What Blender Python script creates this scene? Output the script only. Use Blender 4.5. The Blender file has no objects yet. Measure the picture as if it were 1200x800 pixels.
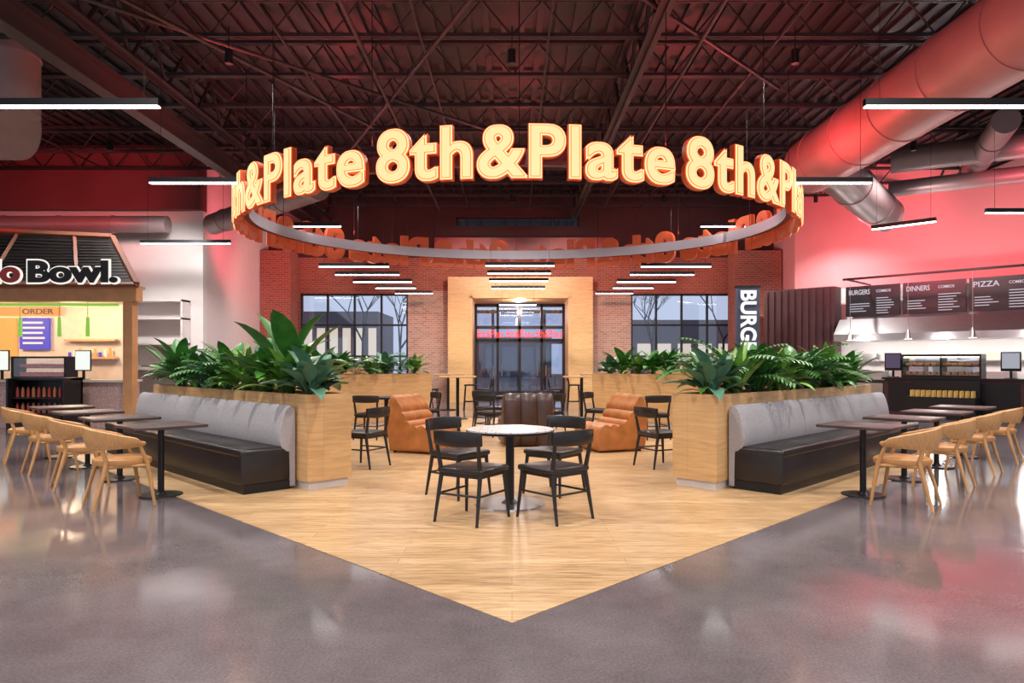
import bpy, bmesh, math, random, bisect
from mathutils import Vector, Matrix, Euler
random.seed(7)
S2=math.sqrt(2)
sc=bpy.context.scene
COL=sc.collection
try: sc.view_settings.view_transform='Standard'
except Exception: pass

# ---------------------------------------------------------------- materials
def new_mat(name):
    m=bpy.data.materials.new(name); m.use_nodes=True
    nt=m.node_tree
    return m,nt,nt.nodes['Principled BSDF']
def mat(name,c,rough=.5,metal=0,em=None,es=0,noise=0,nscale=8,bump=0,spec=.5,stretch=(1,1,1)):
    m,nt,b=new_mat(name)
    b.inputs['Base Color'].default_value=(*c,1)
    b.inputs['Roughness'].default_value=rough
    b.inputs['Metallic'].default_value=metal
    b.inputs['Specular IOR Level'].default_value=spec
    if em:
        b.inputs['Emission Color'].default_value=(*em,1); b.inputs['Emission Strength'].default_value=es
    if noise or bump:
        tc=nt.nodes.new('ShaderNodeTexCoord'); mp=nt.nodes.new('ShaderNodeMapping'); mp.inputs['Scale'].default_value=stretch
        nz=nt.nodes.new('ShaderNodeTexNoise'); nz.inputs['Scale'].default_value=nscale; nz.inputs['Detail'].default_value=5
        nt.links.new(tc.outputs['Object'],mp.inputs[0]); nt.links.new(mp.outputs[0],nz.inputs['Vector'])
        if noise:
            r=nt.nodes.new('ShaderNodeValToRGB')
            r.color_ramp.elements[0].position=.3; r.color_ramp.elements[1].position=.7
            r.color_ramp.elements[0].color=(*[max(0,x*(1-noise)) for x in c],1)
            r.color_ramp.elements[1].color=(*[min(1,x*(1+noise)) for x in c],1)
            nt.links.new(nz.outputs['Fac'],r.inputs[0]); nt.links.new(r.outputs[0],b.inputs['Base Color'])
        if bump:
            bp=nt.nodes.new('ShaderNodeBump'); bp.inputs['Strength'].default_value=bump; bp.inputs['Distance'].default_value=.01
            nt.links.new(nz.outputs['Fac'],bp.inputs['Height']); nt.links.new(bp.outputs[0],b.inputs['Normal'])
    return m
def emis(name,c,s):
    m,nt,b=new_mat(name)
    b.inputs['Specular IOR Level'].default_value=.2
    b.inputs['Base Color'].default_value=(c[0]*.1,c[1]*.1,c[2]*.1,1)
    b.inputs['Emission Color'].default_value=(*c,1); b.inputs['Emission Strength'].default_value=s
    return m
def brickmat(name,c1,c2,mortar,bw,bh,ms,rough=.8,swap=False,offset=.5,grain=0,vertical=False,gs=(1.6,20)):
    m,nt,b=new_mat(name)
    tc=nt.nodes.new('ShaderNodeTexCoord'); src=tc.outputs['Object']
    if vertical:
        sp=nt.nodes.new('ShaderNodeSeparateXYZ'); nt.links.new(src,sp.inputs[0])
        ad=nt.nodes.new('ShaderNodeMath'); ad.operation='ADD'
        nt.links.new(sp.outputs[0],ad.inputs[0]); nt.links.new(sp.outputs[1],ad.inputs[1])
        cb=nt.nodes.new('ShaderNodeCombineXYZ')
        nt.links.new(ad.outputs[0],cb.inputs[0]); nt.links.new(sp.outputs[2],cb.inputs[1]); src=cb.outputs[0]
    br=nt.nodes.new('ShaderNodeTexBrick'); br.offset=offset
    br.inputs['Scale'].default_value=1; br.inputs['Brick Width'].default_value=bw; br.inputs['Row Height'].default_value=bh
    br.inputs['Mortar Size'].default_value=ms; br.inputs['Color1'].default_value=(*c1,1); br.inputs['Color2'].default_value=(*c2,1)
    br.inputs['Mortar'].default_value=(*mortar,1); br.inputs['Bias'].default_value=0
    nt.links.new(src,br.inputs['Vector'])
    out=br.outputs['Color']
    if grain:
        mp=nt.nodes.new('ShaderNodeMapping'); mp.inputs['Scale'].default_value=(gs[0],gs[1],gs[1])
        nz=nt.nodes.new('ShaderNodeTexNoise'); nz.inputs['Scale'].default_value=1.3; nz.inputs['Detail'].default_value=9; nz.inputs['Roughness'].default_value=.66; nz.inputs['Distortion'].default_value=.6
        nt.links.new(src,mp.inputs[0]); nt.links.new(mp.outputs[0],nz.inputs['Vector'])
        r=nt.nodes.new('ShaderNodeValToRGB'); r.color_ramp.elements[0].position=.34; r.color_ramp.elements[1].position=.60
        g=1-grain
        r.color_ramp.elements[0].color=(g,g*.93,g*.85,1); r.color_ramp.elements[1].color=(1.0,1.0,1.0,1)
        mx=nt.nodes.new('ShaderNodeMixRGB'); mx.blend_type='MULTIPLY'; mx.inputs[0].default_value=1
        nt.links.new(nz.outputs['Fac'],r.inputs[0]); nt.links.new(out,mx.inputs[1]); nt.links.new(r.outputs[0],mx.inputs[2]); out=mx.outputs[0]
    nt.links.new(out,b.inputs['Base Color']); b.inputs['Roughness'].default_value=rough
    return m

def concrete():
    m,nt,b=new_mat('polished_concrete')
    tc=nt.nodes.new('ShaderNodeTexCoord')
    n1=nt.nodes.new('ShaderNodeTexNoise'); n1.inputs['Scale'].default_value=.8; n1.inputs['Detail'].default_value=9; n1.inputs['Roughness'].default_value=.68
    n2=nt.nodes.new('ShaderNodeTexNoise'); n2.inputs['Scale'].default_value=70; n2.inputs['Detail'].default_value=3
    for n in (n1,n2): nt.links.new(tc.outputs['Object'],n.inputs['Vector'])
    r1=nt.nodes.new('ShaderNodeValToRGB'); r1.color_ramp.elements[0].position=.34; r1.color_ramp.elements[1].position=.68
    r1.color_ramp.elements[0].color=(.120,.097,.101,1); r1.color_ramp.elements[1].color=(.205,.171,.177,1)
    r2=nt.nodes.new('ShaderNodeValToRGB'); r2.color_ramp.elements[0].position=.35; r2.color_ramp.elements[1].position=.68
    r2.color_ramp.elements[0].color=(.80,.80,.80,1); r2.color_ramp.elements[1].color=(1.12,1.12,1.12,1)
    mx=nt.nodes.new('ShaderNodeMixRGB'); mx.blend_type='MULTIPLY'; mx.inputs[0].default_value=1
    nt.links.new(n1.outputs['Fac'],r1.inputs[0]); nt.links.new(n2.outputs['Fac'],r2.inputs[0])
    nt.links.new(r1.outputs[0],mx.inputs[1]); nt.links.new(r2.outputs[0],mx.inputs[2]); nt.links.new(mx.outputs[0],b.inputs['Base Color'])
    rr=nt.nodes.new('ShaderNodeMapRange'); rr.inputs['To Min'].default_value=.06; rr.inputs['To Max'].default_value=.16
    nt.links.new(n1.outputs['Fac'],rr.inputs[0]); nt.links.new(rr.outputs[0],b.inputs['Roughness'])
    b.inputs['Specular IOR Level'].default_value=.65
    return m
def glassmat(name,tint=(.85,.9,.97),fac=.08):
    m=bpy.data.materials.new(name); m.use_nodes=True; nt=m.node_tree; nt.nodes.clear()
    o=nt.nodes.new('ShaderNodeOutputMaterial'); t=nt.nodes.new('ShaderNodeBsdfTransparent'); g=nt.nodes.new('ShaderNodeBsdfGlossy')
    t.inputs[0].default_value=(*tint,1); g.inputs['Roughness'].default_value=.03
    mx=nt.nodes.new('ShaderNodeMixShader'); mx.inputs[0].default_value=fac
    nt.links.new(t.outputs[0],mx.inputs[1]); nt.links.new(g.outputs[0],mx.inputs[2]); nt.links.new(mx.outputs[0],o.inputs[0])
    return m
def terrazzo(name,base,spots,scale=60,thr=.33):
    m,nt,b=new_mat(name)
    tc=nt.nodes.new('ShaderNodeTexCoord'); v=nt.nodes.new('ShaderNodeTexVoronoi'); v.inputs['Scale'].default_value=scale
    r=nt.nodes.new('ShaderNodeValToRGB'); r.color_ramp.interpolation='CONSTANT'
    r.color_ramp.elements[0].color=(*spots,1); r.color_ramp.elements[1].position=thr; r.color_ramp.elements[1].color=(*base,1)
    nt.links.new(tc.outputs['Object'],v.inputs['Vector'])
    nt.links.new(v.outputs['Distance'],r.inputs[0]); nt.links.new(r.outputs[0],b.inputs['Base Color']); b.inputs['Roughness'].default_value=.25
    return m

M=dict(
 conc=concrete(),
 woodfloor=brickmat('oak_plank_floor',(.74,.49,.26),(.60,.37,.18),(.40,.23,.11),1.6,.15,.0022,rough=.30,grain=.50,gs=(2.6,30)),
 oak=brickmat('oak_veneer',(.70,.44,.205),(.64,.39,.18),(.46,.27,.12),2.4,.48,.0015,rough=.42,vertical=True,grain=.20,offset=0),
 oakplain=mat('oak_plain',(.62,.37,.17),.42,noise=.12,nscale=3,stretch=(2,14,14)),
 ash=mat('ash_wood',(.56,.29,.11),.4,noise=.15,nscale=5,stretch=(10,10,1.5)),
 plinth=mat('white_plinth',(.7,.66,.62),.5,noise=.03),
 soil=mat('potting_soil',(.03,.02,.012),.95,noise=.4,nscale=40,bump=.6),
 blk=mat('black_metal',(.012,.011,.012),.38,.3),
 blkwood=mat('black_wood',(.012,.010,.010),.4,noise=.3,nscale=10),
 blkleather=mat('black_leather',(.014,.010,.011),.35,noise=.25,nscale=6,bump=.15),
 greyfab=mat('grey_fabric',(.38,.36,.37),.9,noise=.14,nscale=70,bump=.6),
 tan=mat('tan_leather',(.52,.25,.085),.42,noise=.12,nscale=6,bump=.1),
 orange=mat('cognac_leather',(.44,.16,.045),.36,noise=.22,nscale=5,bump=.15),
 brown=mat('espresso_leather',(.06,.03,.022),.36,noise=.22,nscale=5,bump=.15),
 tabletop=mat('dark_walnut_top',(.060,.036,.034),.42,noise=.25,nscale=3,stretch=(2,14,1)),
 steel=mat('brushed_steel',(.55,.54,.55),.3,1.0,noise=.08,nscale=4,stretch=(1,1,20)),
 marble=terrazzo('terrazzo_top',(.72,.69,.66),(.20,.17,.17),38,.28),
 pinkterr=terrazzo('pink_terrazzo',(.52,.32,.29),(.65,.55,.50),30),
 brick=brickmat('red_brick',(.38,.080,.045),(.26,.05,.03),(.34,.17,.14),.21,.075,.012,vertical=True),
 brickl=brickmat('blended_brick',(.50,.27,.19),(.36,.16,.11),(.46,.36,.32),.21,.075,.012,vertical=True),
 white=mat('white_paint',(.70,.65,.64),.7,noise=.03,nscale=2),
 pinkwash=mat('pink_wash_tint',(.68,.27,.285),.65,noise=.03,nscale=1),  # pink stands in for red light washing the wall
 redwall=mat('red_wash_soffit',(.17,.040,.045),.6,noise=.1,nscale=1),  # red light on the left soffit put into the colour
 dark=mat('dark_bulkhead',(.045,.014,.015),.7,noise=.2,nscale=1),
 deck=mat('ceiling_deck_paint',(.026,.024,.028),.5,noise=.2,nscale=1.5),
 truss=mat('truss_paint',(.026,.020,.022),.45,noise=.2,nscale=3),
 duct=mat('pink_wash_duct',(.50,.20,.20),.40,.15,noise=.08,nscale=2),  # pink-red light wash worked into the duct's colour
 ductg=mat('grey_duct',(.30,.22,.225),.4,.3,noise=.08,nscale=2),
 led=emis('led_diffuser',(1,.97,.95),12),
 frame=mat('window_frame_black',(.012,.010,.013),.4),
 glass=glassmat('window_glass'),
 leafA=mat('leaf_green',(.050,.19,.032),.36,noise=.5,nscale=5),
 leafB=mat('leaf_blue_green',(.085,.21,.13),.38,noise=.35,nscale=5),
 leafC=mat('leaf_bright_green',(.19,.38,.06),.40,noise=.4,nscale=5),
 maroon=mat('maroon_panel',(.055,.014,.018),.45,noise=.1),
 cream=mat('cream_tile',(.70,.60,.50),.4,noise=.05),
)

# ---------------------------------------------------------------- geometry helpers
def I(): return Matrix.Identity(4)
def _setmat(faces,mi):
    for f in faces: f.material_index=mi
def box(bm,c,s,mi=0,R=None,bev=0,seg=2):
    Mx=Matrix.Translation(Vector(c))@(R.to_4x4() if R else I())@Matrix.Diagonal((s[0],s[1],s[2],1))
    r=bmesh.ops.create_cube(bm,size=1,matrix=Mx)
    fs=set(f for v in r['verts'] for f in v.link_faces)
    _setmat(fs,mi)
    if bev>0:
        es=list(set(e for v in r['verts'] for e in v.link_edges))
        bmesh.ops.bevel(bm,geom=es,offset=bev,segments=seg,profile=.5,affect='EDGES',material=mi)
def bb(bm,x0,x1,y0,y1,z0,z1,mi=0,bev=0):
    box(bm,((x0+x1)/2,(y0+y1)/2,(z0+z1)/2),(x1-x0,y1-y0,z1-z0),mi,None,bev)
def cyl(bm,p1,p2,r1,r2=None,mi=0,seg=12,cap=True):
    if r2 is None: r2=r1
    p1=Vector(p1);p2=Vector(p2);d=p2-p1
    q=Vector((0,0,1)).rotation_difference(d.normalized()).to_matrix().to_4x4()
    Mx=Matrix.Translation((p1+p2)/2)@q
    r=bmesh.ops.create_cone(bm,cap_ends=cap,segments=seg,radius1=max(r1,1e-4),radius2=max(r2,1e-4),depth=d.length,matrix=Mx)
    _setmat(set(f for v in r['verts'] for f in v.link_faces),mi)
def obj(name,bm,mats,loc=(0,0,0),rz=0,parent=None,smooth=35):
    me=bpy.data.meshes.new(name)
    bmesh.ops.recalc_face_normals(bm,faces=bm.faces)
    bm.to_mesh(me); bm.free()
    for m in mats: me.materials.append(m)
    if smooth:
        me.polygons.foreach_set('use_smooth',[True]*len(me.polygons))
        me.set_sharp_from_angle(angle=math.radians(smooth))
    return inst(name,me,loc,rz,parent)
def inst(name,me,loc=(0,0,0),rz=0,parent=None):
    o=bpy.data.objects.new(name,me); COL.objects.link(o); o.location=loc; o.rotation_euler=(0,0,rz)
    if parent: o.parent=parent
    return o
def empty(name,loc=(0,0,0),rz=0):
    o=bpy.data.objects.new(name,None); COL.objects.link(o); o.location=loc; o.rotation_euler=(0,0,rz); o.empty_display_size=.2; return o
NB=bmesh.new
def uv(u,v,side=1):
    """diagonal frame of the seating island; side=1 left, -1 right"""
    return ((v-u)/S2*side,(v+u)/S2)

def text_mesh(body,size=1,offset=0,extrude=0,align='LEFT',spacing=1.0):
    cu=bpy.data.curves.new('t','FONT'); cu.body=body; cu.size=size; cu.offset=offset; cu.extrude=extrude; cu.align_x=align
    cu.space_character=spacing; cu.resolution_u=6
    o=bpy.data.objects.new('t',cu); COL.objects.link(o)
    bpy.context.view_layer.update()
    dg=bpy.context.evaluated_depsgraph_get()
    me=bpy.data.meshes.new_from_object(o.evaluated_get(dg))
    bpy.data.objects.remove(o)
    return me
def text_obj(name,body,h,width,mats,Mx,offset=0,extrude=.01,parent=None,spacing=1.0):
    me=text_mesh(body,1,offset,extrude,'LEFT',spacing)
    xs=[v.co.x for v in me.vertices]; ys=[v.co.y for v in me.vertices]
    sx=width/(max(xs)-min(xs)) if width else h/(max(ys)-min(ys)); sy=h/(max(ys)-min(ys)); x0=min(xs); y0=min(ys)
    for v in me.vertices:
        v.co=Vector(((v.co.x-x0)*sx,(v.co.y-y0)*sy,v.co.z))
    me.transform(Mx); me.materials.clear()
    for m in mats: me.materials.append(m)
    return inst(name,me,parent=parent)
STAND=Matrix.Rotation(math.pi/2,4,'X')   # text upright facing -Y

# ---------------------------------------------------------------- shell
CEIL=7.5
bm=NB(); bb(bm,-26,26,-8,32,-.2,0); obj('floor',bm,[M['conc']],smooth=0)
bm=NB()
pts=[(0,3.72),uv(12.6,2.63,-1),(7.0,12.6),(2.6,17.6),(-2.6,17.6),(-7.0,12.6),uv(12.6,2.63,1)]
vs=[bm.verts.new((p[0],p[1],.004)) for p in pts]; f=bm.faces.new(vs)
r=bmesh.ops.extrude_face_region(bm,geom=[f]); bmesh.ops.translate(bm,verts=[v for v in r['geom'] if isinstance(v,bmesh.types.BMVert)],vec=(0,0,-.003))
obj('wood_floor_inlay',bm,[M['woodfloor']],smooth=0)
bm=NB()
bb(bm,-26,26,-3,31,CEIL,CEIL+.15,0)
x=-25.8
while x<25.8:
    bb(bm,x,x+.11,-3,31,CEIL-.07,CEIL,0); x+=.32
obj('ceiling',bm,[M['deck']],smooth=0)
def joist_mesh(L,zt,zb,step):
    bm=NB()
    for z in (zt,zb):
        bb(bm,-L/2,L/2,-.055,-.012,z-.03,z+.03,0); bb(bm,-L/2,L/2,.012,.055,z-.03,z+.03,0)
    n=int(L/step)
    for i in range(n):
        xa=-L/2+i*step
        cyl(bm,(xa,0,zb),(xa+step/2,0,zt),.016,mi=0,seg=5,cap=False)
        cyl(bm,(xa+step/2,0,zt),(xa+step,0,zb),.016,mi=0,seg=5,cap=False)
    me=bpy.data.meshes.new('ceiling_joist'); bm.to_mesh(me); bm.free(); me.materials.append(M['truss']); return me
jm=joist_mesh(50,CEIL-.12,CEIL-.72,1.0)
y=5.2
while y<24:
    inst('ceiling_joist',jm,(0,y,0)); y+=1.55
def girder(name,p,q,zt,zb):
    p=Vector((*p,0));q=Vector((*q,0));d=q-p;L=d.length
    bm=NB()
    for z in (zt,zb):
        bb(bm,-L/2,L/2,-.11,.11,z-.012,z+.012); bb(bm,-L/2,L/2,-.012,.012,z-.09,z+.09)
    n=int(L/1.2)
    for i in range(n):
        xa=-L/2+i*L/n; st=L/n
        cyl(bm,(xa,0,zt),(xa+st/2,0,zb),.035,mi=0,seg=6); cyl(bm,(xa+st/2,0,zb),(xa+st,0,zt),.035,mi=0,seg=6)
    c=(p+q)/2
    return obj(name,bm,[M['truss']],(c.x,c.y,0),math.atan2(d.y,d.x))
for gx in (-6.4,2.2,12.4): girder('roof_girder',(gx,-2.5),(gx,24.5),CEIL-.14,CEIL-1.0)
bm=NB()
for gx in (-6.9,):
    bb(bm,gx-.13,gx+.13,-2.5,24.4,5.95,5.99); bb(bm,gx-.13,gx+.13,-2.5,24.4,6.33,6.37); bb(bm,gx-.015,gx+.015,-2.5,24.4,5.97,6.35)
obj('steel_beam',bm,[mat('beam_paint',(.055,.035,.037),.5)])
bm=NB()
for gx in (-13.5,-11.2,-3.8,-1.5,.6,4.4,9.4,10.5):
    cyl(bm,(gx,-2,CEIL-.76),(gx,24 if abs(gx)<9 else 19,CEIL-.76),.022,mi=0,seg=6)
for (a,b) in (((-6,9,6.6),(-3,15,6.5)),((-1,7,6.65),(5,13,6.55)),((0,16,6.6),(-8,8,6.6)),((3,9,6.5),(3,23,6.5)),((-2.4,8,6.45),(-2.4,23,6.45)),((1.2,6,6.5),(-5.5,20,6.5))):
    cyl(bm,a,b,.035,mi=0,seg=8)
obj('ceiling_conduit',bm,[M['truss']])

YB=25
bm=NB()
W0,W1=-7.65,-3.76; V0,V1=4.3,8.0; zs,zt=.5,3.9
bb(bm,-8.75,W0,YB,YB+.3,0,5.2); bb(bm,W0,W1,YB,YB+.3,0,zs); bb(bm,W0,W1,YB,YB+.3,zt,5.2)
bb(bm,V1,9.4,YB,YB+.3,0,5.2); bb(bm,V0,V1,YB,YB+.3,0,zs); bb(bm,V0,V1,YB,YB+.3,zt,5.2)
obj('wall_back',bm,[M['brick']],smooth=0)
bm=NB()
bb(bm,W1,-2.3,YB,YB+.3,0,4.0,0); bb(bm,2.85,V0,YB,YB+.3,0,4.0,0)
bb(bm,W1,-2.3,YB,YB+.3,4.0,5.2,1); bb(bm,2.85,V0,YB,YB+.3,4.0,5.2,1); bb(bm,-2.3,2.85,YB,YB+.3,4.42,5.2,1)
obj('wall_entrance',bm,[M['brickl'],M['brick']],smooth=0)
bm=NB(); bb(bm,-8.75,-2.0,YB-.15,YB+.3,5.2,CEIL); bb(bm,2.4,9.4,YB-.15,YB+.3,5.2,CEIL); bb(bm,-2.0,2.4,YB-.15,YB+.3,5.2,6.3); bb(bm,-2.0,2.4,YB-.15,YB+.3,6.62,CEIL)
obj('wall_upper_back',bm,[M['dark']],smooth=0)
bm=NB(); bb(bm,-2.6,3.2,23.2,23.6,5.15,5.6); obj('ceiling_duct',bm,[M['redwall']])
def window(name,x0,x1,z0,z1,y,cols,rows,t=.07):
    bm=NB()
    bb(bm,x0,x1,y-.05,y+.05,z0,z0+t,0); bb(bm,x0,x1,y-.05,y+.05,z1-t,z1,0)
    for i in range(cols+1):
        xx=x0+(x1-x0)*i/cols; xx=min(max(xx,x0+t/2),x1-t/2); bb(bm,xx-t/2,xx+t/2,y-.05,y+.05,z0,z1,0)
    for j in range(1,rows):
        zz=z0+(z1-z0)*j/rows; bb(bm,x0,x1,y-.04,y+.04,zz-t/2,zz+t/2,0)
    bb(bm,x0+.02,x1-.02,y-.004,y+.004,z0+.02,z1-.02,1)
    obj(name,bm,[M['frame'],M['glass']],smooth=0)
window('window_1',W0,W1,zs,zt,YB+.12,4,3)
window('window_2',V0,V1,zs,zt,YB+.12,4,3)
window('window_3',-2.0,2.4,6.3,6.62,YB+.1,5,1,.04)
bm=NB(); bb(bm,-8.73,-7.68,24.0,24.85,0,5.3); obj('brick_pier',bm,[M['brick']],smooth=0)
bm=NB(); bb(bm,7.75,9.35,24.0,24.85,0,5.3); obj('brick_pier',bm,[M['brick']],smooth=0)
bm=NB(); bb(bm,-9.0,-8.75,19.85,YB+.3,0,CEIL); obj('wall_left',bm,[mat('pink_lit_white',(.68,.56,.56),.7,noise=.03)],smooth=0)  # white wall, pink lighting mixed into its colour
bm=NB(); bb(bm,-24,-8.75,19.6,19.85,0,5.7); obj('wall_left_front',bm,[M['white']],smooth=0)
bm=NB(); bb(bm,-24,-8.75,19.3,19.85,5.7,CEIL); bb(bm,-24,-8.75,19.2,19.3,5.65,5.8); obj('wall_left_upper',bm,[M['redwall']],smooth=0)
bm=NB(); bb(bm,-24.2,-24,2,19.85,0,CEIL); obj('wall_far_left',bm,[M['white']],smooth=0)
bm=NB()
for z in (1.2,1.9,2.6,3.1):
    bb(bm,-11.0,-9.1,19.1,19.58,z,z+.05)
for xx in (-11.0,-9.15): bb(bm,xx,xx+.05,19.1,19.58,0,3.15)
obj('wall_shelf',bm,[M['white']],smooth=0)

RW=(9.4,23.0); RA=math.radians(-45)
def robj(name,bm,mats,smooth=30,parent=None): return obj(name,bm,mats,(RW[0],RW[1],0),RA,parent,smooth)
bm=NB(); bb(bm,0,21,0,.25,3.75,CEIL,0); bb(bm,0,21,0,.25,0,3.75,1); robj('wall_right',bm,[M['pinkwash'],M['white']],0)
bm=NB(); bb(bm,9.4,9.6,23.0,YB+.3,0,CEIL); obj('wall_right_return',bm,[M['pinkwash']],smooth=0)

# entrance portal
bm=NB()
px0,px1=-2.25,2.84
bb(bm,px0,px0+.78,24.3,27.6,0,4.42,0); bb(bm,px1-.78,px1,24.3,27.6,0,4.42,0); bb(bm,px0+.78,px1-.78,24.3,27.6,3.75,4.42,0)
bb(bm,px0+.78,px0+.86,24.26,24.5,0,3.75,1); bb(bm,px1-.86,px1-.78,24.26,24.5,0,3.75,1); bb(bm,px0+.78,px1-.78,24.26,24.5,3.67,3.75,1)
obj('entrance_portal',bm,[M['oak'],M['oakplain']],smooth=0)
bm=NB()
x0,x1=px0+.86,px1-.86; yd=26.6
for i in range(5):
    xx=x0+(x1-x0)*i/4; bb(bm,xx-.05,xx+.05,yd-.06,yd+.06,0,3.66,0)
for z in (.04,2.25,2.75,3.6): bb(bm,x0,x1,yd-.06,yd+.06,z-.05,z+.07,0)
for i in range(4):
    xa=x0+(x1-x0)*i/4; xb=x0+(x1-x0)*(i+1)/4
    bb(bm,xa+.05,xb-.05,yd-.01,yd+.01,.08,3.6,1)
    hx=xb-.16 if i%2==0 else xa+.16
    cyl(bm,(hx,yd-.12,.9),(hx,yd-.12,1.3),.018,mi=2,seg=8)
obj('door_1',bm,[M['frame'],M['glass'],M['steel']],smooth=0)
nb=emis('reflected_red',(1,.06,.04),1.7)  # ring lettering reflected in the doors, built as glowing text
text_obj('door_letter_reflection','8th&Plate 8th&Plate 8th&Plate',.30,3.25,[nb],Matrix.Translation((-1.33,26.45,2.36))@STAND,.0,.01)
bm=NB(); bb(bm,px0,px0+.2,27.65,30.5,0,4.4); bb(bm,px1-.2,px1,27.65,30.5,0,4.4); bb(bm,px0,px1,27.65,30.5,3.85,4.0)
obj('vestibule_lobby',bm,[mat('vestibule_paint',(.50,.30,.33),.6)],smooth=0)
bm=NB()
for i in range(5):
    xx=px0+.26+(px1-px0-.52)*i/4; bb(bm,xx-.06,xx+.06,30.6,30.75,0,3.75)
for z in (.06,2.3,3.65): bb(bm,px0+.2,px1-.2,30.6,30.75,z-.06,z+.08)
bb(bm,px0+.25,px1-.25,30.66,30.68,.1,3.6,1)
obj('door_2',bm,[M['frame'],M['glass']],smooth=0)

bm=NB(); bb(bm,-60,60,32,90,-.3,-.05); obj('street_ground',bm,[mat('asphalt',(.10,.10,.11),.8)],smooth=0)
bm=NB()
bb(bm,-26,-12,62,70,-.1,6); bb(bm,8,30,58,66,-.1,5); bb(bm,-6,4,70,78,-.1,4)
for i in range(12):
    bb(bm,8.8+i*1.7,9.9+i*1.7,57.9,58,1.5,3,1); bb(bm,-25.5+i*1.15,-24.8+i*1.15,61.9,62,1.5,4.5,1)
obj('distant_building',bm,[mat('bldg',(.14,.12,.14),.7),emis('lit_windows',(1,.80,.6),1.0)],smooth=0)
def tree(x,y,h):
    bm=NB()
    def br(p,d,L,r,n):
        q=p+d*L; cyl(bm,p,q,r,r*.65,0,6,False)
        if n:
            for k in range(3):
                nd=(d+Vector((random.uniform(-.8,.8),random.uniform(-.8,.8),random.uniform(0,.5)))).normalized()
                br(q,nd,L*.68,r*.6,n-1)
    br(Vector((0,0,0)),Vector((0,0,1)),h*.35,.09,5)
    obj('bare_tree',bm,[mat('bark',(.03,.025,.025),.9)],(x,y,-.05))
for t in ((-11,36,6.5),(-8.2,38,7.5),(-5.5,34,6),(7.5,37,6.5),(11,36,7.5)): tree(*t)

# ---------------------------------------------------------------- ring sign
CX,CY,RAx,RBy=.10,13.8,5.3,4.45
ZL=3.87; LH=.76
N=2000; tab=[0]; pp=[]
for i in range(N+1):
    th=-math.pi/2+2*math.pi*i/N; pp.append((RAx*math.cos(th),RBy*math.sin(th)))
for i in range(N): tab.append(tab[-1]+math.hypot(pp[i+1][0]-pp[i][0],pp[i+1][1]-pp[i][1]))
PER=tab[-1]
def ring_pt(s,off):
    s%=PER; i=min(bisect.bisect_right(tab,s)-1,N-1); f=(s-tab[i])/(tab[i+1]-tab[i]); th=-math.pi/2+2*math.pi*(i+f)/N
    n=Vector((math.cos(th)/RAx,math.sin(th)/RBy)).normalized()
    return CX+RAx*math.cos(th)+n.x*off, CY+RBy*math.sin(th)+n.y*off
ring=empty('ring_sign')
SPC=1.10
base=text_mesh('8th&Plate',1,0,0,'LEFT',SPC)
bx0=min(v.co.x for v in base.vertices); bx1=max(v.co.x for v in base.vertices); by0=min(v.co.y for v in base.vertices); by1=max(v.co.y for v in base.vertices)
rep=7; unit=PER/rep; wtxt=unit-.26
sx=wtxt/(bx1-bx0); sy=(LH-.08)/(by1-by0)
def bend(name,offset,z0,z1,m,w=0):
    """lettering wrapped round the oval; w widens the strokes by stacking shifted copies"""
    ex=(z1-z0)/2
    src=text_mesh('8th&Plate',1,offset,ex,'LEFT',SPC)
    me=bpy.data.meshes.new(name); V=[];F=[]
    sh=[(0,0)] if w==0 else [(-w,-w*.6),(w,-w*.6),(-w,w*.6),(w,w*.6)]
    for j,(dx,dy) in enumerate(sh):
        for k in range(rep):
            s0=-1.96+k*unit; o=len(V)
            for v in src.vertices:
                px,py=ring_pt(s0+(v.co.x-bx0)*sx+dx,v.co.z+(z0+z1)/2+j*.0006)
                V.append((px,py,ZL+.035+(v.co.y-by0)*sy+dy))
            for f in src.polygons: F.append([o+i for i in f.vertices])
    me.from_pydata(V,[],F); me.materials.append(m); me.update()
    return inst(name,me,parent=ring)
LB=mat('letter_return',(.36,.075,.03),.45,em=(1,.12,.03),es=.16)
bend('letter_bodies',.030,-.04,.05,LB,.020)
bend('letter_backs',.018,-.036,.046,LB,.020)
bend('letter_halo',.030,.052,.056,emis('letter_red_edge',(1,.085,.03),1.5),.020)
bend('letter_faces',.022,.062,.066,emis('letter_cream',(1,.72,.32),1.5),.017)
bend('letter_inlines',.010,.072,.075,emis('letter_inline',(1,.30,.10),1.05),.013)
bend('letter_cores',.002,.081,.084,emis('letter_core',(1,.66,.32),1.25),.008)
def band(name,off0,off1,z0,z1,mats):
    bm=NB(); n=160; R=[]
    for i in range(n):
        s=PER*i/n
        a=ring_pt(s,off0); b=ring_pt(s,off1)
        R.append([bm.verts.new((*a,z0)),bm.verts.new((*b,z0)),bm.verts.new((*b,z1)),bm.verts.new((*a,z1))])
    for i in range(n):
        A=R[i];Bq=R[(i+1)%n]
        for j in range(4):
            f=bm.faces.new((A[j],A[(j+1)%4],Bq[(j+1)%4],Bq[j])); f.material_index=0 if j==3 else 1
    return obj(name,bm,mats,parent=ring)
band('carrier_band',-.20,-.09,4.10,4.32,[mat('band_inner_grey',(.40,.36,.42),.45),mat('band_outer_redlit',(.16,.03,.03),.5)])  # outer side coloured dark red for the letters' red light
bm=NB()
for i in range(14):
    a=ring_pt(PER*i/14,-.15); cyl(bm,(*a,4.3),(*a,CEIL-.7),.007,mi=0,seg=6)
obj('suspension_cables',bm,[M['blk']],parent=ring)

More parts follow.
